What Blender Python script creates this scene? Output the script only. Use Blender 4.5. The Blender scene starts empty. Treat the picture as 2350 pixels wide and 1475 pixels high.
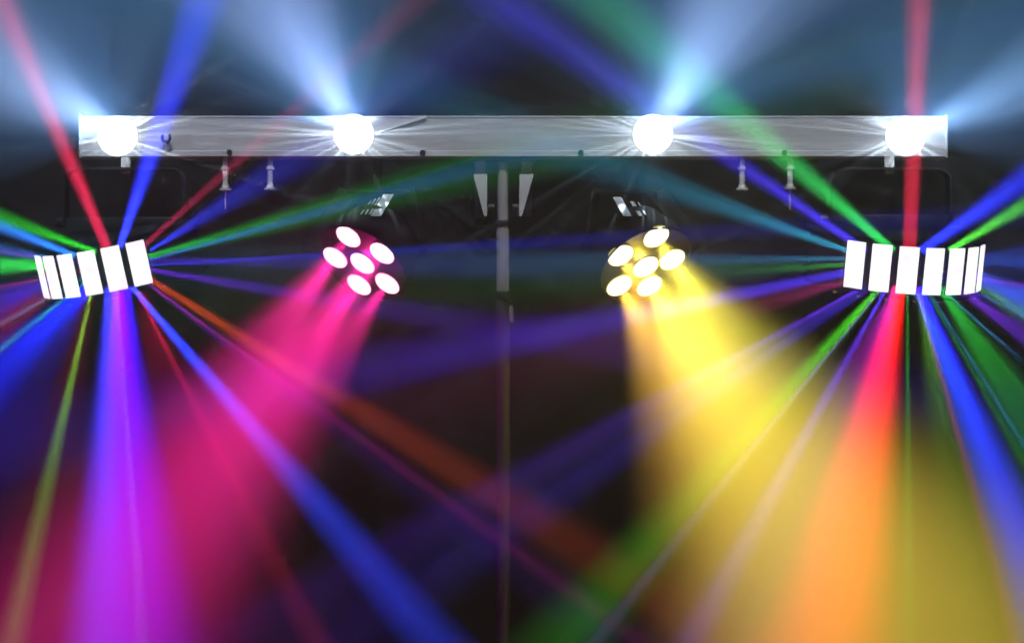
import bpy, bmesh, math, random
from mathutils import Vector, Matrix, Euler
R = math.radians
random.seed(7)
S = bpy.context.scene
COL = S.collection

# ------------------------------------------------------------------ camera
MM = 0.0006                     # metres per photograph pixel at the bar
CX, CY, Z0, DIST = 1175.0, 737.5, 1.55, 3.0
cd = bpy.data.cameras.new('camera')
cam = bpy.data.objects.new('camera', cd)
COL.objects.link(cam)
cam.location = (0, -DIST, Z0)
cam.rotation_euler = (R(90), 0, 0)
cd.sensor_width = 36
cd.lens = 36 * DIST / (2350 * MM)
cd.clip_start, cd.clip_end = 0.05, 100
S.camera = cam


def P(px, py, y=0.0):
    """the point at depth y that the photograph shows at px, py"""
    k = (DIST + y) / DIST * MM
    return Vector(((px - CX) * k, y, Z0 - (py - CY) * k))


# ------------------------------------------------------------------ world, exposure
w = bpy.data.worlds.new('World')
S.world = w
w.use_nodes = True
w.node_tree.nodes['Background'].inputs[0].default_value = (0.05, 0.08, 0.12, 1)
w.node_tree.nodes['Background'].inputs[1].default_value = 0.02
S.view_settings.view_transform = 'Standard'
S.view_settings.look = 'None'
S.view_settings.exposure = 0
S.view_settings.gamma = 1
S.render.engine = 'CYCLES'
cy = S.cycles
cy.use_denoising = True
cy.use_adaptive_sampling = False
cy.max_bounces = 4
cy.diffuse_bounces = 2
cy.glossy_bounces = 2
cy.volume_bounces = 0
cy.sample_clamp_direct = 0
cy.sample_clamp_indirect = 2
cy.use_light_tree = True

SIGMA = 0.35                   # haze density per metre


def lin(c):
    return tuple((v / 255 / 12.92) if v <= 10 else ((v / 255 + 0.055) / 1.055) ** 2.4 for v in c)


def area(name, loc, d, power, color, size, spread, size_y=None, parent=None, nrm=True):
    l = bpy.data.lights.new(name, 'AREA')
    l.shape = 'DISK' if size_y is None else 'RECTANGLE'
    l.size = size
    if size_y is not None:
        l.size_y = size_y
    l.spread = max(spread, R(0.6))
    l.energy = power
    l.color = color
    o = bpy.data.objects.new(name, l)
    COL.objects.link(o)
    o.rotation_euler = Vector(d).to_track_quat('-Z', 'Y').to_euler()
    o.location = loc
    if parent:
        bpy.context.view_layer.update()
        o.parent = parent
        o.matrix_parent_inverse = parent.matrix_world.inverted()
    return o


# added fill lamp for the bar's front, from high up in front of it
fl = area('fill_lamp', (0, -0.9, 3.0), Vector((0, 0.9, -1.205)), 1.75, (0.95, 0.97, 1.0), 1.5, R(11), 0.08)

# ------------------------------------------------------------------ materials


def mat(name, col, rough=0.5, metal=0.0, noise=0.0, scale=40, stretch=None, bump=0.0, emit=None, estr=0):
    m = bpy.data.materials.new(name)
    m.use_nodes = True
    nt = m.node_tree
    b = nt.nodes['Principled BSDF']
    b.inputs['Base Color'].default_value = (*col, 1)
    b.inputs['Roughness'].default_value = rough
    b.inputs['Metallic'].default_value = metal
    if noise or bump:
        tc = nt.nodes.new('ShaderNodeTexCoord')
        mp = nt.nodes.new('ShaderNodeMapping')
        if stretch:
            mp.inputs['Scale'].default_value = stretch
        nz = nt.nodes.new('ShaderNodeTexNoise')
        nz.inputs['Scale'].default_value = scale
        nz.inputs['Detail'].default_value = 6
        nt.links.new(tc.outputs['Object'], mp.inputs['Vector'])
        nt.links.new(mp.outputs['Vector'], nz.inputs['Vector'])
        if noise:
            rp = nt.nodes.new('ShaderNodeValToRGB')
            rp.color_ramp.elements[0].position = 0.3
            rp.color_ramp.elements[1].position = 0.7
            rp.color_ramp.elements[0].color = (*[c * (1 - noise) for c in col], 1)
            rp.color_ramp.elements[1].color = (*[min(1, c * (1 + noise)) for c in col], 1)
            nt.links.new(nz.outputs['Fac'], rp.inputs['Fac'])
            nt.links.new(rp.outputs['Color'], b.inputs['Base Color'])
            ad = nt.nodes.new('ShaderNodeMath')
            ad.operation = 'MULTIPLY_ADD'
            ad.inputs[1].default_value = 0.25
            ad.inputs[2].default_value = max(0.0, rough - 0.12)
            nt.links.new(nz.outputs['Fac'], ad.inputs[0])
            nt.links.new(ad.outputs[0], b.inputs['Roughness'])
        if bump:
            bp = nt.nodes.new('ShaderNodeBump')
            bp.inputs['Strength'].default_value = bump
            bp.inputs['Distance'].default_value = 0.001
            nt.links.new(nz.outputs['Fac'], bp.inputs['Height'])
            nt.links.new(bp.outputs['Normal'], b.inputs['Normal'])
    if emit:
        b.inputs['Emission Color'].default_value = (*emit, 1)
        b.inputs['Emission Strength'].default_value = estr
        m.cycles.emission_sampling = 'NONE'
    return m


M_BAR = mat('brushed_grey_aluminium', (0.50, 0.50, 0.51), 0.5, 0.0, 0.10, 22, (1.2, 30, 30), 0.15)
M_BLACK = mat('black_powder_coat', (0.018, 0.018, 0.020), 0.45, 0, 0.25, 90, None, 0.3)
M_MATTE = mat('matte_black_paint', (0.007, 0.007, 0.008), 0.75, 0, 0.25, 90, None, 0.3)
M_MATTE.node_tree.nodes['Principled BSDF'].inputs['Specular IOR Level'].default_value = 0.15
M_DARK = mat('black_plastic', (0.02, 0.02, 0.022), 0.35, 0, 0.2, 60)
M_STEEL = mat('zinc_plated_steel', (0.85, 0.84, 0.80), 0.35, 0.1, 0.15, 120)
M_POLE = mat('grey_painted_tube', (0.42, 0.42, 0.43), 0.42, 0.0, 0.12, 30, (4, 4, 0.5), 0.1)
M_TUBE = mat('shaded_grey_tube', (0.070, 0.074, 0.095), 0.5, 0.0, 0.12, 30, (4, 4, 0.5), 0.1)  # darker copy of the tube paint, imitating the pole's fade into shade
M_PLATE = mat('pale_grey_plate', (0.66, 0.67, 0.68), 0.5, 0.0, 0.12, 25)
M_GLINT = mat('painted_white_glint', (0.75, 0.75, 0.74), 0.4, 0.0, 0.08, 60)  # white paint standing in for reflections on yoke, cable and lever
M_LENSW = mat('lit_white_lens', (0.8, 0.8, 0.8), 0.3, emit=(1, 0.99, 0.97), estr=4.5)
M_PANEL = mat('lit_strip_lens', (0.8, 0.8, 0.8), 0.3, emit=(1.0, 0.985, 0.99), estr=2.8)
nt_ = M_PANEL.node_tree
tc_, nz_, rp_ = nt_.nodes.new('ShaderNodeTexCoord'), nt_.nodes.new('ShaderNodeTexNoise'), nt_.nodes.new('ShaderNodeValToRGB')
nz_.inputs['Scale'].default_value = 34
rp_.color_ramp.elements[0].position, rp_.color_ramp.elements[1].position = 0.35, 0.65
rp_.color_ramp.elements[0].color = (1.0, 0.86, 0.97, 1)
rp_.color_ramp.elements[1].color = (0.90, 1.0, 0.99, 1)
el_ = rp_.color_ramp.elements.new(0.5)
el_.color = (1.0, 0.99, 0.93, 1)
nt_.links.new(tc_.outputs['Object'], nz_.inputs['Vector'])
nt_.links.new(nz_.outputs['Fac'], rp_.inputs['Fac'])
nt_.links.new(rp_.outputs['Color'], nt_.nodes['Principled BSDF'].inputs['Emission Color'])
M_PINK = mat('lit_pink_lens', (0.8, 0.8, 0.8), 0.3, emit=(1.6, 0.98, 1.3), estr=3.0)
M_YELL = mat('lit_yellow_lens', (0.8, 0.8, 0.8), 0.3, emit=(1.5, 1.4, 0.98), estr=3.0)
M_PINKRIM = mat('pink_rim_glow', (0.3, 0.1, 0.2), 0.3, emit=(1.0, 0.12, 0.5), estr=0.9)  # rims glow to imitate light bleeding round the lenses
M_YELLRIM = mat('yellow_rim_glow', (0.3, 0.28, 0.1), 0.3, emit=(1.0, 0.85, 0.15), estr=0.9)  # same bleeding glow put into the yellow rims
M_WALL = mat('dark_backdrop_cloth', (0.022, 0.026, 0.032), 0.9, 0, 0.35, 3, (3, 1, 0.2), 0.4)

# ------------------------------------------------------------------ mesh helpers


def box(bm, c, s, rot=None, bev=0.0):
    r = bmesh.ops.create_cube(bm, size=1)
    vs = r['verts']
    bmesh.ops.scale(bm, vec=Vector(s), verts=vs)
    if bev:
        es = {e for v in vs for e in v.link_edges}
        g = bmesh.ops.bevel(bm, geom=list(es), offset=bev, segments=2, affect='EDGES', profile=0.5)
        vs = list({v for f in g['faces'] for v in f.verts} | {v for v in vs if v.is_valid})
    if rot is not None:
        bmesh.ops.rotate(bm, cent=(0, 0, 0), matrix=rot, verts=vs)
    bmesh.ops.translate(bm, vec=Vector(c), verts=vs)
    return vs


def cyl(bm, a, b, r1, r2=None, seg=32, caps=True):
    a, b = Vector(a), Vector(b)
    d = b - a
    r = bmesh.ops.create_cone(bm, cap_ends=caps, segments=seg, radius1=r1, radius2=r1 if r2 is None else r2, depth=d.length)
    q = Vector((0, 0, 1)).rotation_difference(d.normalized())
    bmesh.ops.rotate(bm, cent=(0, 0, 0), matrix=q.to_matrix(), verts=r['verts'])
    bmesh.ops.translate(bm, vec=(a + b) / 2, verts=r['verts'])
    return r['verts']


def lathe(bm, prof, seg=48, mtx=None):
    """prof: (radius, z) pairs turned about z"""
    rings = []
    for rad, z in prof:
        if rad < 1e-6:
            rings.append([bm.verts.new((0, 0, z))])
        else:
            rings.append([bm.verts.new((rad * math.cos(2 * math.pi * i / seg), rad * math.sin(2 * math.pi * i / seg), z)) for i in range(seg)])
    for A, B in zip(rings, rings[1:]):
        for i in range(seg):
            j = (i + 1) % seg
            if len(A) == 1 and len(B) == 1:
                continue
            if len(A) == 1:
                bm.faces.new((A[0], B[j], B[i]))
            elif len(B) == 1:
                bm.faces.new((A[i], A[j], B[0]))
            else:
                bm.faces.new((A[i], A[j], B[j], B[i]))
    vs = [v for r in rings for v in r]
    if mtx is not None:
        bmesh.ops.transform(bm, matrix=mtx, verts=vs)
    return vs


def prism(bm, pts, a, b, axis='Y'):
    """closed outline extruded from a to b"""
    def co(p, t):
        if axis == 'Y':
            return (p[0], t, p[1])
        if axis == 'X':
            return (t, p[0], p[1])
        return (p[0], p[1], t)
    A = [bm.verts.new(co(p, a)) for p in pts]
    B = [bm.verts.new(co(p, b)) for p in pts]
    n = len(pts)
    bm.faces.new(A)
    bm.faces.new(B[::-1])
    for i in range(n):
        bm.faces.new((A[i], B[i], B[(i + 1) % n], A[(i + 1) % n]))
    return A + B


def tube(bm, pts, r, seg=10):
    pts = [Vector(p) for p in pts]
    rings = []
    for i, p in enumerate(pts):
        t = (pts[min(i + 1, len(pts) - 1)] - pts[max(i - 1, 0)]).normalized()
        u = t.cross(Vector((0.3, 1, 0.2))).normalized()
        v = t.cross(u)
        rings.append([bm.verts.new(p + r * (math.cos(2 * math.pi * k / seg) * u + math.sin(2 * math.pi * k / seg) * v)) for k in range(seg)])
    for A, B in zip(rings, rings[1:]):
        for k in range(seg):
            bm.faces.new((A[k], A[(k + 1) % seg], B[(k + 1) % seg], B[k]))
    bm.faces.new(rings[0][::-1])
    bm.faces.new(rings[-1])


def obj(name, bm, m, parent=None, smooth=True):
    bmesh.ops.recalc_face_normals(bm, faces=bm.faces)
    me = bpy.data.meshes.new(name)
    bm.to_mesh(me)
    bm.free()
    me.materials.append(m)
    if smooth:
        for p in me.polygons:
            p.use_smooth = True
        me.set_sharp_from_angle(angle=R(32))
    o = bpy.data.objects.new(name, me)
    COL.objects.link(o)
    if parent:
        o.parent = parent
    return o


def thing(name, label, cat, loc, rot=None, group=None):
    o = bpy.data.objects.new(name, None)
    o.empty_display_size = 0.05
    COL.objects.link(o)
    o.location = loc
    if rot is not None:
        o.rotation_euler = rot
    o['label'] = label
    o['category'] = cat
    if group:
        o['group'] = group
    return o


NB = bmesh.new

# ------------------------------------------------------------------ setting: backdrop and haze
bm = NB()
n = 160
for i in range(n + 1):
    x = -4 + 8 * i / n
    y = 2.2 + 0.05 * math.sin(i * 0.95) + 0.02 * math.sin(i * 2.3 + 1)
    bm.verts.new((x, y, -0.6))
    bm.verts.new((x, y, 3.6))
bm.verts.ensure_lookup_table()
for i in range(n):
    bm.faces.new((bm.verts[2 * i], bm.verts[2 * i + 2], bm.verts[2 * i + 3], bm.verts[2 * i + 1]))
o = obj('backdrop', bm, M_WALL)
sm = o.modifiers.new('thick', 'SOLIDIFY')
sm.thickness = 0.01
o['kind'] = 'structure'

mh = bpy.data.materials.new('haze_air')
mh.use_nodes = True
nt = mh.node_tree
for nd in list(nt.nodes):
    if nd.type != 'OUTPUT_MATERIAL':
        nt.nodes.remove(nd)
pv = nt.nodes.new('ShaderNodeVolumePrincipled')
pv.inputs['Color'].default_value = (0.96, 0.97, 1.0, 1)
pv.inputs['Density'].default_value = SIGMA
pv.inputs['Anisotropy'].default_value = 0.0
nt.links.new(pv.outputs[0], nt.nodes['Material Output'].inputs['Volume'])
mh.cycles.homogeneous_volume = True
mh.cycles.volume_sampling = 'EQUIANGULAR'
bm = NB()
box(bm, (0, -0.9, 1.3), (9.0, 7.4, 6.0))
o = obj('haze', bm, mh, smooth=False)
o['kind'] = 'stuff'

# ------------------------------------------------------------------ the bar
BX0, BX1 = P(181, 0).x, P(2175, 0).x
BZ0, BZ1 = P(0, 360).z, P(0, 266).z
bc = Vector(((BX0 + BX1) / 2, 0.03, (BZ0 + BZ1) / 2))
bar = thing('light_bar', 'long pale grey metal bar across the top carrying every lamp', 'light bar', bc)
hh = (BZ1 - BZ0) / 2
hw = (BX1 - BX0) / 2
bm = NB()
# extruded profile in (y, z): flat face with a lipped foot and a thin top bead, rounded corners
pr = [(-0.030, -hh + 0.0085), (-0.0312, -hh + 0.0075), (-0.0312, -hh + 0.001), (-0.0302, -hh), (0.028, -hh), (0.030, -hh + 0.002),
      (0.030, hh - 0.002), (0.028, hh), (-0.0296, hh), (-0.0312, hh - 0.0008), (-0.0312, hh - 0.0024), (-0.030, hh - 0.0032)]
prism(bm, pr, -hw + 0.004, hw - 0.004, 'X')
obj('housing', bm, M_BAR, bar)
for s in (-1, 1):
    bm = NB()
    box(bm, (s * (hw - 0.002), 0, 0), (0.0036, 0.066, 2 * hh + 0.003), bev=0.001)
    obj('end_cap', bm, M_BAR, bar)


def loc_bar(px, py, y=0.0):
    return P(px, py, y) - bc


for px, py in ((970, 351), (1333, 351), (527, 350), (1800, 351)):
    p = loc_bar(px, py, 0)
    bm = NB()
    cyl(bm, (p.x, -0.0305, p.z), (p.x, -0.0335, p.z), 0.0042, 0.0034, 20)
    box(bm, (p.x, -0.0337, p.z), (0.0008, 0.0006, 0.005))
    obj('screw', bm, M_DARK, bar)
# black open safety hook on the front near the left end
p = loc_bar(384, 318)
bm = NB()
tube(bm, [(p.x + 0.0055 * math.cos(a), -0.040, p.z + 0.0055 * math.sin(a)) for a in [R(140 + i * 15) for i in range(19)]], 0.0021)
cyl(bm, (p.x, -0.029, p.z - 0.0055), (p.x, -0.041, p.z - 0.0055), 0.0026)
obj('safety_hook', bm, M_DARK, bar)
bm = NB()
p = loc_bar(384, 344)
cyl(bm, (p.x, -0.0315, p.z), (p.x, -0.034, p.z), 0.0035, 0.0025, 20)
obj('rivet', bm, M_STEEL, bar)
# bolts hanging below the bar
for px, pt, pb, tail in ((517, 362, 435, 480), (620, 362, 434, 0), (1703, 362, 434, 0), (1813, 362, 432, 482)):
    a, b = loc_bar(px, pt, 0.012), loc_bar(px, pb, 0.012)
    bm = NB()
    x, y = a.x, a.y
    cyl(bm, (x, y, a.z + 0.003), (x, y, b.z), 0.0034, seg=16)
    nn = 9
    for i in range(nn):
        z = a.z + (b.z - a.z) * (i + 0.5) / nn
        cyl(bm, (x, y, z + 0.0011), (x, y, z - 0.0011), 0.0042, 0.0036, 16)
    obj_b = obj('mounting_bolt', bm, M_STEEL, bar)
    bm = NB()
    zz = b.z
    cyl(bm, (x, y, zz + 0.0015), (x, y, zz - 0.0012), 0.0085, 0.0080, 24)
    cyl(bm, (x, y, zz + 0.006), (x, y, zz + 0.0015), 0.0045, 0.0052, 6)
    obj('flange_nut', bm, M_STEEL, obj_b)
    bm = NB()
    zt = a.z + (b.z - a.z) * 0.33
    cyl(bm, (x, y, zt + 0.002), (x, y, zt - 0.002), 0.0060, 0.0060, 6)
    obj('lock_nut', bm, M_STEEL, obj_b)
    if tail:
        t = loc_bar(px, tail, 0.012)
        bm = NB()
        cyl(bm, (x, y, zz), (x, y, t.z), 0.0011, 0.0008, 10)
        obj('pin', bm, M_STEEL, obj_b)
# painted glint of a cable across the face, right of the second strobe
bm = NB()
a, b = loc_bar(868, 303), loc_bar(978, 268)
d = (b - a)
ang = math.atan2(d.z, d.x)
mid = (a + b) / 2
box(bm, (mid.x, -0.0335, mid.z), (d.length, 0.0014, 0.0040), Euler((0, -ang, 0)).to_matrix())
obj('cable_glint', bm, M_GLINT, bar)

# ------------------------------------------------------------------ strobes on the bar


BACK = 0.17                    # share of the added starburst lamps that grazes the face of the bar


def starburst_lamp(loc, parent, power, seed):
    """small forward facing lamp whose faceted rim throws fine shafts into the haze"""
    l = bpy.data.lights.new('flare_lamp', 'POINT')
    l.shadow_soft_size = 0.002
    l.energy = power
    l.use_nodes = True
    t = l.node_tree
    em = t.nodes['Emission']
    g = t.nodes.new('ShaderNodeNewGeometry')
    sp = t.nodes.new('ShaderNodeSeparateXYZ')
    t.links.new(g.outputs['Incoming'], sp.inputs[0])

    def mth(op, a, b=None, c=None):
        nd = t.nodes.new('ShaderNodeMath')
        nd.operation = op
        for i, v in enumerate((a, b, c)):
            if v is None:
                continue
            if isinstance(v, (int, float)):
                nd.inputs[i].default_value = v
            else:
                t.links.new(v, nd.inputs[i])
        return nd.outputs[0]
    phi = mth('ARCTAN2', sp.outputs['Z'], sp.outputs['X'])
    cx = mth('COSINE', phi)
    sx = mth('SINE', phi)
    cb = t.nodes.new('ShaderNodeCombineXYZ')
    t.links.new(cx, cb.inputs[0])
    t.links.new(sx, cb.inputs[1])
    cb.inputs[2].default_value = seed * 3.7
    nz = t.nodes.new('ShaderNodeTexNoise')
    nz.inputs['Scale'].default_value = 26.0
    nz.inputs['Detail'].default_value = 2.0
    t.links.new(cb.outputs[0], nz.inputs['Vector'])
    mr = t.nodes.new('ShaderNodeMapRange')
    mr.inputs['From Min'].default_value = 0.42
    mr.inputs['From Max'].default_value = 0.72
    t.links.new(nz.outputs['Fac'], mr.inputs['Value'])
    rays = mth('POWER', mr.outputs[0], 2.6)
    fwd = mth('MULTIPLY', sp.outputs['Y'], -1.0)
    lo = t.nodes.new('ShaderNodeMapRange')
    lo.inputs['From Min'].default_value = 0.04
    lo.inputs['From Max'].default_value = 0.14
    t.links.new(fwd, lo.inputs['Value'])
    hi = t.nodes.new('ShaderNodeMapRange')
    hi.inputs['From Min'].default_value = 0.50
    hi.inputs['From Max'].default_value = 0.25
    t.links.new(fwd, hi.inputs['Value'])
    bk = t.nodes.new('ShaderNodeMapRange')
    bk.inputs['From Min'].default_value = -0.02
    bk.inputs['From Max'].default_value = -0.10
    t.links.new(fwd, bk.inputs['Value'])
    front_v = mth('MULTIPLY_ADD', bk.outputs[0], BACK, mth('MULTIPLY', lo.outputs[0], hi.outputs[0]))
    up = t.nodes.new('ShaderNodeMapRange')
    up.inputs['From Min'].default_value = -0.8
    up.inputs['From Max'].default_value = 0.3
    up.inputs['To Min'].default_value = 0.4
    t.links.new(sp.outputs['Z'], up.inputs['Value'])
    st = mth('MULTIPLY', mth('MULTIPLY', mth('MULTIPLY_ADD', rays, 9.0, 0.30), front_v), up.outputs[0])
    t.links.new(st, em.inputs['Strength'])
    em.inputs['Color'].default_value = (0.70, 0.86, 1.0, 1)
    o = bpy.data.objects.new('flare_lamp', l)
    COL.objects.link(o)
    o.location = loc
    o.parent = parent
    return o


def beam(a, b, w0, w1, L, f=0.3, ys=-0.175, parent=None, wy=None, name='beam_lamp'):
    """collimated lamp at photograph point a (depth ys) aimed past b, w0/w1 full widths in px, L wanted sRGB"""
    pa = P(a[0], a[1], ys)
    pl = math.hypot(b[0] - a[0], b[1] - a[1]) * MM
    pb = P(b[0], b[1], ys - f * pl)
    d = pb - pa
    D = d.length
    m0, m1 = w0 * MM, w1 * MM
    spread = 2 * math.atan(max(m1 - m0, 0) / D)
    wm = (m0 + m1) / 2
    Ll = lin(L)
    mn = min(Ll) * 0.6
    Ll = tuple(v - mn for v in Ll)
    mx = max(Ll)
    power = BEAMK * 4 * math.pi * wm * mx / SIGMA * (D / pl) ** -1
    return area(name, pa, d, power, tuple(v / mx for v in Ll), m0, spread, parent=parent)


BEAMK = 2.1
STROBES = ((270, 313, 'leftmost bright white strobe on the bar, above the tilted fan of strip lenses'),
           (812, 309, 'bright white strobe on the bar above the pink lamp cluster'),
           (1498, 309, 'bright white strobe on the bar above the yellow lamp cluster'),
           (2078, 313, 'rightmost bright white strobe at the bar end, under the upright red beam'))
WB = (((262, 300), (-30, 130), 34, 240, (200, 215, 245)),
      ((806, 290), (590, -70), 50, 280, (190, 200, 236)),
      ((1510, 290), (1720, -70), 50, 280, (182, 196, 226)),
      ((2095, 305), (2420, 160), 34, 170, (160, 182, 212)))
for i, (px, py, lab) in enumerate(STROBES):
    c = P(px, py, -0.0002)
    t = thing('strobe_light', lab, 'strobe light', c, None, 'white strobes along the bar')
    bm = NB()
    rot = Matrix.Rotation(R(90), 4, 'X')
    lathe(bm, [(0.0281, -0.002), (0.0281, 0.0003), (0.0277, 0.0006), (0.0270, 0.0006), (0.0, 0.0004)], 40, rot)
    obj('bezel', bm, M_BAR, t)
    bm = NB()
    lathe(bm, [(0.0277, 0.0007), (0.0262, 0.0024), (0.022, 0.0062), (0.015, 0.0090), (0.007, 0.0106), (0.0, 0.0110)], 40, rot)
    obj('lens', bm, M_LENSW, t)
    bpy.context.view_layer.update()
    starburst_lamp((0, -0.040, 0), t, 2.6, i + 1)
    a, b, w0, w1, L = WB[i]
    beam(a, b, w0, w1, tuple(v * 1.05 for v in L), 0.25, -0.03, t)
    beam(a, b, w0, w1 * 2.6, tuple(v * 0.55 for v in (140, 180, 235)), 0.25, -0.03, t, name='wash_lamp')
    # wide cool spill of the strobe, thrown up and out
    dx = (b[0] - a[0])
    dz = -(b[1] - a[1])
    d = Vector((dx * 0.2, -50, 230))
    area('spill_lamp', P(px, py - 8, -0.03), d, 2.5, (0.14, 0.38, 0.85), 0.03, R(155), parent=t)

# ------------------------------------------------------------------ fan effect lamps (derbies)
DR = 0.120


def make_derby(label, px, py, yaw, pitch, roll, scale):
    yc = -0.035
    c = P(px, py, yc - 0.10)
    c = Vector((c.x, yc, c.z))
    t = thing('fan_effect_light', label, 'effect light', c, None, 'fan effect lamps under the bar')
    t.scale = (scale,) * 3
    # head orientation: yaw about its own axis, then tilt, then roll in the picture
    Rm = Matrix.Rotation(roll, 4, 'Y') @ Matrix.Rotation(pitch, 4, 'X') @ Matrix.Rotation(yaw, 4, 'Z')
    H = 0.0325

    def part(name, bm, m, parent=t):
        o = obj(name, bm, m, parent)
        if parent is t:
            o.matrix_local = Rm
        return o
    bm = NB()
    N = 64
    # drum with flat rear
    out = []
    for i in range(N + 1):
        a = R(-118 + 236 * i / N)
        out.append((DR * 0.955 * math.sin(a), -DR * 0.955 * math.cos(a)))
    prism(bm, out, -H - 0.001, H + 0.001, 'Z')
    part('drum', bm, M_MATTE)
    for s, nm in ((1, 'top_plate'), (-1, 'bottom_plate')):
        bm = NB()
        out2 = [(x * 1.055, y * 1.055) for x, y in out]
        prism(bm, out2, s * (H + 0.0012), s * (H + 0.0062), 'Z')
        pl = part(nm, bm, M_MATTE)
        if s < 0:
            for k in range(8):
                a = R(-66.5 + 19 * k)
                bm = NB()
                x, y = DR * 0.93 * math.sin(a), -DR * 0.93 * math.cos(a)
                cyl(bm, (x, y, -H - 0.006), (x, y, -H - 0.0105), 0.0036, 0.0024, 14)
                obj('screw', bm, M_STEEL, pl)
    for k in range(7):
        a = R(17 * (k - 3))
        bm = NB()
        Wd = 0.0262
        mt = Matrix.Rotation(a, 3, 'Z')
        box(bm, mt @ Vector((0, -DR * 0.955 - 0.0042, 0)), (Wd, 0.003, 2 * H - 0.003), mt, 0.0008)
        part('strip_lens', bm, M_PANEL)
    for k in range(8):
        a = R(17 * (k - 3.5))
        bm = NB()
        mt = Matrix.Rotation(a, 3, 'Z')
        box(bm, mt @ Vector((0, -DR * 0.955 - 0.001, 0)), (0.0045, 0.009, 2 * H + 0.001), mt, 0.001)
        part('rib', bm, M_BLACK)
    # yoke: inverted U of flat strip, hung from the bar
    bm = NB()
    yw, y0 = 0.084 / scale, 0.03
    ztop = (BZ0 - 0.016 - c.z) / scale
    zlow = 0.045
    path = [(-yw, zlow), (-yw, ztop - 0.016), (-yw + 0.005, ztop - 0.005), (-yw + 0.016, ztop),
            (yw - 0.016, ztop), (yw - 0.005, ztop - 0.005), (yw, ztop - 0.016), (yw, zlow)]
    inn = [(-yw + 0.0035, zlow), (-yw + 0.0035, ztop - 0.016), (-yw + 0.0075, ztop - 0.0075), (-yw + 0.016, ztop - 0.0035),
           (yw - 0.016, ztop - 0.0035), (yw - 0.0075, ztop - 0.0075), (yw - 0.0035, ztop - 0.016), (yw - 0.0035, zlow)]
    for i in range(7):
        prism(bm, [path[i], path[i + 1], inn[i + 1], inn[i]], y0 - 0.018, y0 + 0.018, 'Y')
    bmesh.ops.remove_doubles(bm, verts=bm.verts, dist=1e-5)
    yk = obj('yoke', bm, M_BLACK, t)
    bm = NB()
    cyl(bm, (0, y0, ztop - 0.008), (0, y0, ztop + 0.0155), 0.007, seg=20)
    obj('hanger_bolt', bm, M_STEEL, yk)
    # block that joins head and yoke
    bm = NB()
    box(bm, (0, y0, zlow + 0.004), (2 * yw - 0.009, 0.034, 0.022), bev=0.002)
    obj('pivot_block', bm, M_BLACK, t)
    for s in (-1, 1):
        bm = NB()
        cyl(bm, (s * (yw + 0.001), y0, zlow + 0.008), (s * (yw + 0.012), y0, zlow + 0.008), 0.0085, 0.0075, 12)
        obj('knob', bm, M_DARK, t)
    bpy.context.view_layer.update()
    return t


dl = make_derby('tilted fan of glowing strip lenses with a steep blue beam rising from it',
                249, 587, R(-31), R(9.5), R(-11), 0.94)
dr = make_derby('level fan of seven glowing strip lenses with a red beam pointing straight up',
                2080, 587, R(17), R(9.5), R(4), 1.0)

# a: start, b: aim, w0, w1, colour wanted half way
LB = [
    ((243, 548), (-10, -30), 34, 66, (170, 40, 65), .25),
    ((276, 548), (478, -30), 24, 76, (65, 72, 250), .3),
    ((335, 548), (985, -25), 16, 50, (88, 22, 40), .3),
    ((355, 560), (800, 290), 8, 70, (38, 42, 145), .2),
    ((345, 582), (860, 450), 20, 56, (28, 108, 38), .25),
    ((350, 592), (1250, 612), 20, 56, (26, 12, 78), .35),
    ((352, 622), (1250, 770), 16, 60, (42, 16, 98), .4),
    ((345, 645), (1250, 1205), 20, 74, (100, 34, 20), .3),
    ((350, 668), (1130, 1250), 10, 60, (26, 8, 62), .35),
    ((308, 678), (1040, 1520), 16, 80, (50, 64, 200), .3),
    ((256, 680), (225, 1520), 46, 120, (82, 82, 235), .3),
    ((294, 680), (352, 1520), 26, 150, (44, 10, 190), .35),
    ((272, 690), (305, 1520), 40, 170, (125, 0, 195), .4),
    ((205, 685), (20, 1500), 8, 46, (74, 112, 40), .3),
    ((195, 680), (-60, 905), 40, 116, (36, 45, 250), .3),
    ((190, 700), (-40, 1110), 24, 120, (22, 8, 84), .3),
    ((118, 672), (-60, 790), 24, 80, (110, 14, 64), .3),
    ((105, 655), (-60, 715), 28, 80, (65, 22, 175), .3),
    ((88, 603), (-60, 612), 36, 50, (65, 205, 88), .3),
    ((160, 576), (-60, 495), 18, 34, (62, 125, 235), .3),
    ((215, 563), (-60, 478), 16, 40, (45, 155, 45), .3),
    ((90, 585), (-60, 560), 20, 40, (36, 72, 130), .3),
    ((320, 690), (750, 1520), 10, 50, (88, 10, 28), .3),
    ((335, 700), (560, 1520), 40, 330, (50, 0, 14), .4),
    ((200, 700), (0, 1520), 30, 190, (36, 0, 8), .4),
]
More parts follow.
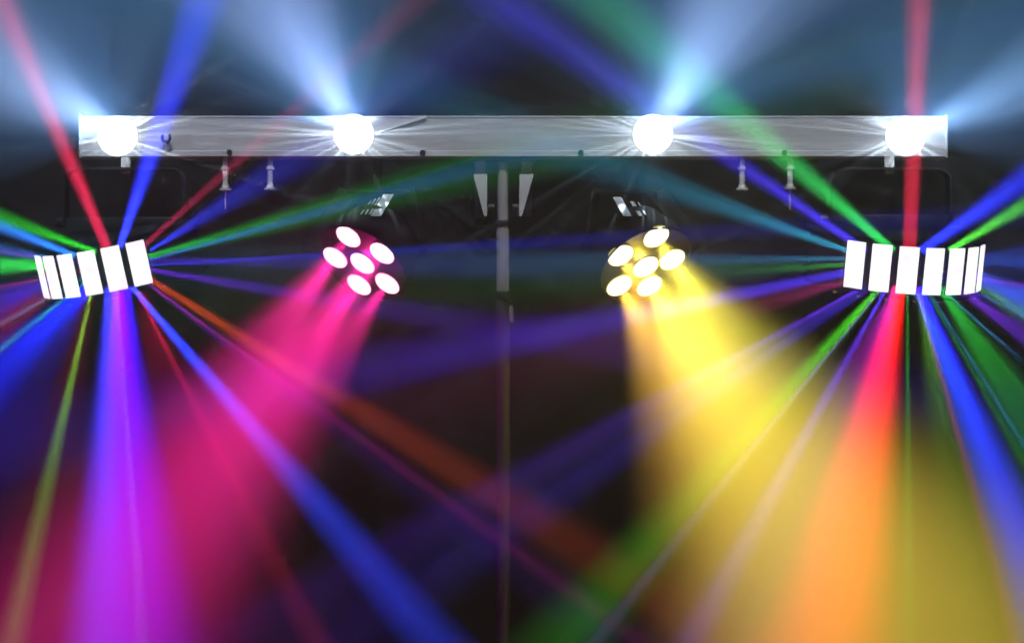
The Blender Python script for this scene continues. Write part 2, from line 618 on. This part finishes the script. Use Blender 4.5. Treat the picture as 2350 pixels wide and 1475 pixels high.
RB = [
    ((2088, 560), (2112, -30), 44, 62, (165, 40, 56), .25),
    ((2046, 560), (1340, -40), 26, 100, (46, 140, 68), .3),
    ((1975, 560), (1080, -40), 24, 78, (54, 46, 152), .3),
    ((1930, 562), (1440, 395), 16, 56, (40, 100, 124), .25),
    ((1935, 585), (1120, 602), 14, 50, (26, 58, 76), .35),
    ((1935, 604), (1300, 640), 14, 70, (28, 64, 28), .3),
    ((1935, 628), (1120, 790), 26, 66, (54, 44, 145), .35),
    ((1975, 680), (1120, 1235), 34, 90, (31, 24, 88), .35),
    ((2010, 682), (1290, 1480), 20, 110, (38, 110, 20), .3),
    ((2025, 690), (1560, 1520), 12, 56, (52, 40, 124), .3),
    ((2062, 680), (1885, 1520), 40, 190, (280, 40, 34), .3),
    ((2055, 676), (2010, 790), 26, 60, (170, 50, 170), .3),
    ((2112, 680), (2400, 1370), 30, 104, (45, 45, 245), .3),
    ((2100, 690), (2240, 1000), 12, 60, (30, 80, 108), .3),
    ((2112, 700), (2270, 1520), 18, 130, (38, 68, 14), .3),
    ((2170, 680), (2420, 1060), 24, 110, (30, 112, 38), .3),
    ((2205, 676), (2420, 810), 20, 50, (80, 38, 145), .3),
    ((2262, 640), (2420, 720), 40, 80, (90, 105, 230), .3),
    ((2250, 665), (2420, 760), 20, 50, (85, 128, 80), .3),
    ((2272, 592), (2420, 600), 50, 90, (36, 58, 138), .3),
    ((2190, 560), (2420, 430), 18, 40, (92, 185, 78), .3),
    ((2118, 560), (2420, 365), 30, 62, (62, 70, 245), .3),
    ((1940, 655), (1500, 755), 14, 90, (75, 24, 48), .3),
    ((1950, 690), (1130, 1128), 10, 50, (46, 26, 104), .3),
]
for lst, cx, cy_, n, sd in ((LB, 262, 612, 9, 3), (RB, 2082, 612, 9, 5)):
    q = random.Random(sd)
    pal = [(60, 16, 90), (20, 70, 24), (30, 30, 120), (80, 14, 40), (24, 60, 84)]
    for k in range(n):
        an = q.uniform(0, 2 * math.pi)
        while math.sin(an) < -0.3:
            an = q.uniform(0, 2 * math.pi)
        lst.append(((cx + 70 * math.cos(an), cy_ + 50 * math.sin(an)), (cx + 900 * math.cos(an), cy_ + 900 * math.sin(an)),
                    q.uniform(5, 9), q.uniform(18, 34), q.choice(pal), q.uniform(.15, .4)))
for root, lst, cx in ((dl, LB, 262), (dr, RB, 2082)):
    for a, b, w0, w1, L, f in lst:
        w0 *= 0.72
        w1 *= 1.06
        a = (a[0] + (cx - a[0]) * 0.12, a[1] + (612 - a[1]) * 0.3)
        rnd = random.Random(hash((b[0] * 7 + b[1] * 13 + w1)))
        if w1 > 45:
            beam(a, b, w0, w1, tuple(v * 0.93 for v in L), f, -0.178, root)
            # fine brighter streaks inside the beam, from the single diodes behind the lens
            dx, dy = b[0] - a[0], b[1] - a[1]
            ln = math.hypot(dx, dy)
            nx, ny = -dy / ln, dx / ln
            for _ in range(2 if w1 < 120 else 0):
                t_ = rnd.uniform(-0.42, 0.42)
                a2 = (a[0] + nx * w0 * t_ * 0.8, a[1] + ny * w0 * t_ * 0.8)
                b2 = (b[0] + nx * w1 * t_ * 1.25, b[1] + ny * w1 * t_ * 1.25)
                beam(a2, b2, max(4, w0 * 0.14), w1 * rnd.uniform(0.12, 0.24), tuple(v * rnd.uniform(0.28, 0.38) for v in L), f + rnd.uniform(-.05, .05), -0.178, root, name='streak_lamp')
        else:
            beam(a, b, w0, w1, L, f, -0.178, root)

# ------------------------------------------------------------------ cluster lamps (pars)


def make_par(label, px, py, offs, d, mirror, lens_m, rim_m, lamp_col, kpow, spread, kglow):
    d = Vector(d).normalized()
    c = P(px, py, -0.06)
    t = thing('cluster_light', label, 'stage lamp', c, None, 'round lamp clusters under the bar')
    # frame: w = out of the face, u = the long direction of the discs in the picture
    wv = d
    u = Vector((0, 1, 0)).cross(wv)
    u = Vector((u.x, 0, u.z)).normalized()
    if u.x < 0:
        u = -u
    v = wv.cross(u) if not mirror else u.cross(wv)
    if v.z < 0:
        v = -v
    B = Matrix((u, v, u.cross(v))).transposed().to_4x4()      # local z may be +-w
    sgn = 1 if u.cross(v).dot(wv) > 0 else -1

    def part(name, bm, m, parent=t):
        o = obj(name, bm, m, parent)
        if parent is t:
            o.matrix_local = B
        return o
    s = sgn
    bm = NB()
    lathe(bm, [(0, -0.001 * s), (0.0642, -0.001 * s), (0.0646, 0.001 * s), (0.0660, 0.002 * s), (0.0675, 0.001 * s), (0.068, -0.006 * s), (0.0655, -0.012 * s),
               (0.064, -0.030 * s), (0.060, -0.036 * s), (0.055, -0.058 * s), (0.046, -0.068 * s), (0, -0.070 * s)], 48)
    part('can', bm, M_MATTE)
    bm = NB()
    lathe(bm, [(0, -0.0004 * s), (0.0638, -0.0004 * s)], 48)
    part('face_plate', bm, M_BLACK)
    det = u.x * v.z - v.x * u.z
    for ox, oy in offs:
        ex, ez = ox * MM * 0.985, -oy * MM * 0.985
        x, yy = (ex * v.z - v.x * ez) / det, (u.x * ez - ex * u.z) / det
        bm = NB()
        mt = Matrix.Translation((x, yy, 0))
        lathe(bm, [(0.0192, -0.0015 * s), (0.0191, 0.0004 * s), (0.0186, 0.0010 * s), (0.0181, 0.0004 * s)], 32, mt)
        ring = part('lens_ring', bm, rim_m)
        bm = NB()
        lathe(bm, [(0.0182, 0.0003 * s), (0.0165, 0.0016 * s), (0.009, 0.0026 * s), (0, 0.0030 * s)], 32, mt)
        o = obj('led_lens', bm, lens_m, ring)
        wp = c + u * x + v * yy + wv * 0.007
        l = bpy.data.lights.new('led_lamp', 'SPOT')
        tint = max(-1, min(1, ox / 62)) * (1 if mirror else 0)
        col = (lamp_col[0] * (1 - 0.14 * max(0, tint)), lamp_col[1] * (1 + 0.30 * min(0, tint) + 0.08 * max(0, tint)), lamp_col[2])
        l.energy, l.color, l.spot_size, l.spot_blend, l.shadow_soft_size = kpow, col, spread, 1.0, 0.006
        lo = bpy.data.objects.new('led_lamp', l)
        COL.objects.link(lo)
        lo.location = wp - c
        lo.rotation_euler = wv.to_track_quat('-Z', 'Y').to_euler()
        lo.parent = t
    l = bpy.data.lights.new('glow_lamp', 'POINT')  # added lamp before the face, imitating bloom round the lenses
    l.energy, l.color, l.shadow_soft_size = kglow, lamp_col, 0.003
    lo = bpy.data.objects.new('glow_lamp', l)
    COL.objects.link(lo)
    lo.location = wv * 0.012
    lo.rotation_euler = wv.to_track_quat('-Z', 'Y').to_euler()
    lo.parent = t
    return t, u, v, wv


def yoke_glint(root, name, a, b, wid, ya, yb, m):
    """slanted strip imitating a reflection on the yoke, cut level at both ends, from a (depth ya) down to b (depth yb)"""
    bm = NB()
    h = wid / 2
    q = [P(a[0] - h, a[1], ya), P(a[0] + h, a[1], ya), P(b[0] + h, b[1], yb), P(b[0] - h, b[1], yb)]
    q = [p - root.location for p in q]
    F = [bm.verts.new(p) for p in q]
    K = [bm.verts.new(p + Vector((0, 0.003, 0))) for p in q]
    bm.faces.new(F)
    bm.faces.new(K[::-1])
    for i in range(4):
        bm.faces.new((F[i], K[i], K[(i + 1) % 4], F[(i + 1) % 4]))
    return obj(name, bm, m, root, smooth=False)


def yoke_for(root, px, top_y, side):
    """dark hanger from the bar plus side arms that hold the can"""
    bm = NB()
    a, b = P(px, 361, 0.03) - root.location, P(px, top_y, 0.03) - root.location
    cyl(bm, a, b, 0.006, seg=16)
    box(bm, b, (0.085, 0.03, 0.004), bev=0.001)
    for s in (-1, 1):
        p0 = b + Vector((s * 0.0425, 0, 0))
        p1 = Vector((s * 0.074, 0.045, 0.025))
        dd = p1 - p0
        q = Vector((0, 0, 1)).rotation_difference(dd.normalized()).to_matrix()
        box(bm, (p0 + p1) / 2, (0.004, 0.026, dd.length), q, 0.001)
        cyl(bm, p1, p1 + Vector((s * 0.012, 0, 0)), 0.010, 0.009, 14)
    return obj('yoke', bm, M_MATTE, root)


pk, *_ = make_par('round black lamp with six glowing pink lenses, throwing a pink beam', 832, 604,
                  ((0, 0), (-29, -59), (48, -21), (56, 46), (-12, 48), (-65, -14)), (-0.44, -0.60, -0.67), False, M_PINK, M_PINKRIM, (1.0, 0.016, 0.29), 122, R(31), 0.6)
yl, *_ = make_par('round black lamp with six glowing yellow lenses, throwing a yellow beam', 1482, 608,
                  ((0, 4), (20, -62), (-60, -20), (62, -13), (-60, 47), (12, 47)), (0.36, -0.64, -0.68), True, M_YELL, M_YELLRIM, (1.0, 0.74, 0.07), 116, R(47), 0.8)
yoke_for(pk, 868, 440, 1)
yoke_for(yl, 1437, 440, -1)
yoke_glint(pk, 'yoke_glint', (892, 446), (862, 496), 24, -0.02, -0.095, M_GLINT)  # white strips in place of reflections on the yoke
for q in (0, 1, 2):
    yoke_glint(pk, 'yoke_glint', (872 - 10 * q, 452 + 4 * q), (848 - 10 * q, 492), 3.4, -0.02, -0.095, M_GLINT)
yoke_glint(yl, 'yoke_glint', (1416, 452), (1440, 496), 19, -0.02, -0.095, M_GLINT)
yoke_glint(yl, 'yoke_glint', (1450, 462), (1470, 495), 9, -0.02, -0.095, M_GLINT)
yoke_glint(yl, 'yoke_glint', (1464, 464), (1483, 494), 3, -0.02, -0.095, M_GLINT)

# ------------------------------------------------------------------ the stand
px0 = P(1154, 0, 0.02).x
st = thing('stand', 'grey telescopic tube stand rising from below to the middle of the bar', 'stand', (px0, 0.02, 0))


def zz(py):
    return P(0, py, 0.02).z


def strut(name, prof, m, parent=st):
    bm = NB()
    lathe(bm, prof, 40)
    return obj(name, bm, m, parent)


r1, r2 = 12.5 * MM, 15.5 * MM
strut('inner_tube', [(0, zz(372)), (r1 - .001, zz(372)), (r1, zz(374)), (r1, zz(509)), (0, zz(509))], M_POLE)
strut('collar', [(0, zz(506)), (r1 + .001, zz(506)), (r2 + .0022, zz(510)), (r2 + .0022, zz(517)), (0, zz(517))], M_BLACK)
strut('middle_tube', [(0, zz(517)), (r2 - .001, zz(517)), (r2 - .0005, zz(520)), (r2 - .0005, zz(676)), (0, zz(676))], M_POLE)
cl = strut('clamp_collar', [(0, zz(668)), (r2 + .0008, zz(668)), (r2 + .0022, zz(671)), (r2 + .0022, zz(684)), (r2 + .001, zz(687)), (0, zz(687))], M_BLACK)
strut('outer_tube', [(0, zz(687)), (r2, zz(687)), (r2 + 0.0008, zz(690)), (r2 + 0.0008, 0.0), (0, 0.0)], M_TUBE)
# clamp lever beside the tube, painted white for its highlight
bm = NB()
xk = P(1173, 0, 0.0).x - px0
cyl(bm, (0, -0.012, zz(680)), (xk, -0.022, zz(697)), 0.0028, seg=12)
obj('lever_arm', bm, M_BLACK, st)
bm = NB()
box(bm, (xk, -0.024, zz(721)), (0.0056, 0.006, 39 * MM), bev=0.0018)
obj('clamp_lever', bm, M_GLINT, st)

# bracket with the two tapered cheeks that joins stand and bar
br = thing('mounting_bracket', 'dark bracket with two pale tapered cheek plates joining the stand to the bar', 'bracket', P(1155, 380, 0.02))
o0 = br.location
for pts in ([(1086, 400), (1118, 400), (1118, 496), (1111, 496)], [(1192, 400), (1225, 400), (1198, 496), (1191, 496)]):
    bm = NB()
    out = [(P(x, y, 0).x - o0.x, P(x, y, 0).z - o0.z) for x, y in pts]
    prism(bm, out, -0.022, -0.0185, 'Y')
    obj('cheek_plate', bm, M_PLATE, br)
bm = NB()
box(bm, Vector((P(1155, 0).x, 0.03, (P(0, 361).z + P(0, 369).z) / 2)) - o0, (150 * MM, 0.05, 4.6 * MM), bev=0.0006)
for x in (1102, 1208):
    box(bm, Vector((P(x, 0).x, 0.018, P(0, 434).z)) - o0, (24 * MM, 0.0275, 128 * MM), bev=0.001)
obj('top_bracket', bm, M_BLACK, br)
for x in (1127, 1184):
    bm = NB()
    p = Vector((P(x, 0, 0).x, 0.02, P(0, 475).z)) - o0
    cyl(bm, p + Vector((-0.0045, 0, 0)), p + Vector((0.0045, 0, 0)), 0.006, seg=14)
    obj('clamp_screw', bm, M_BLACK, br)
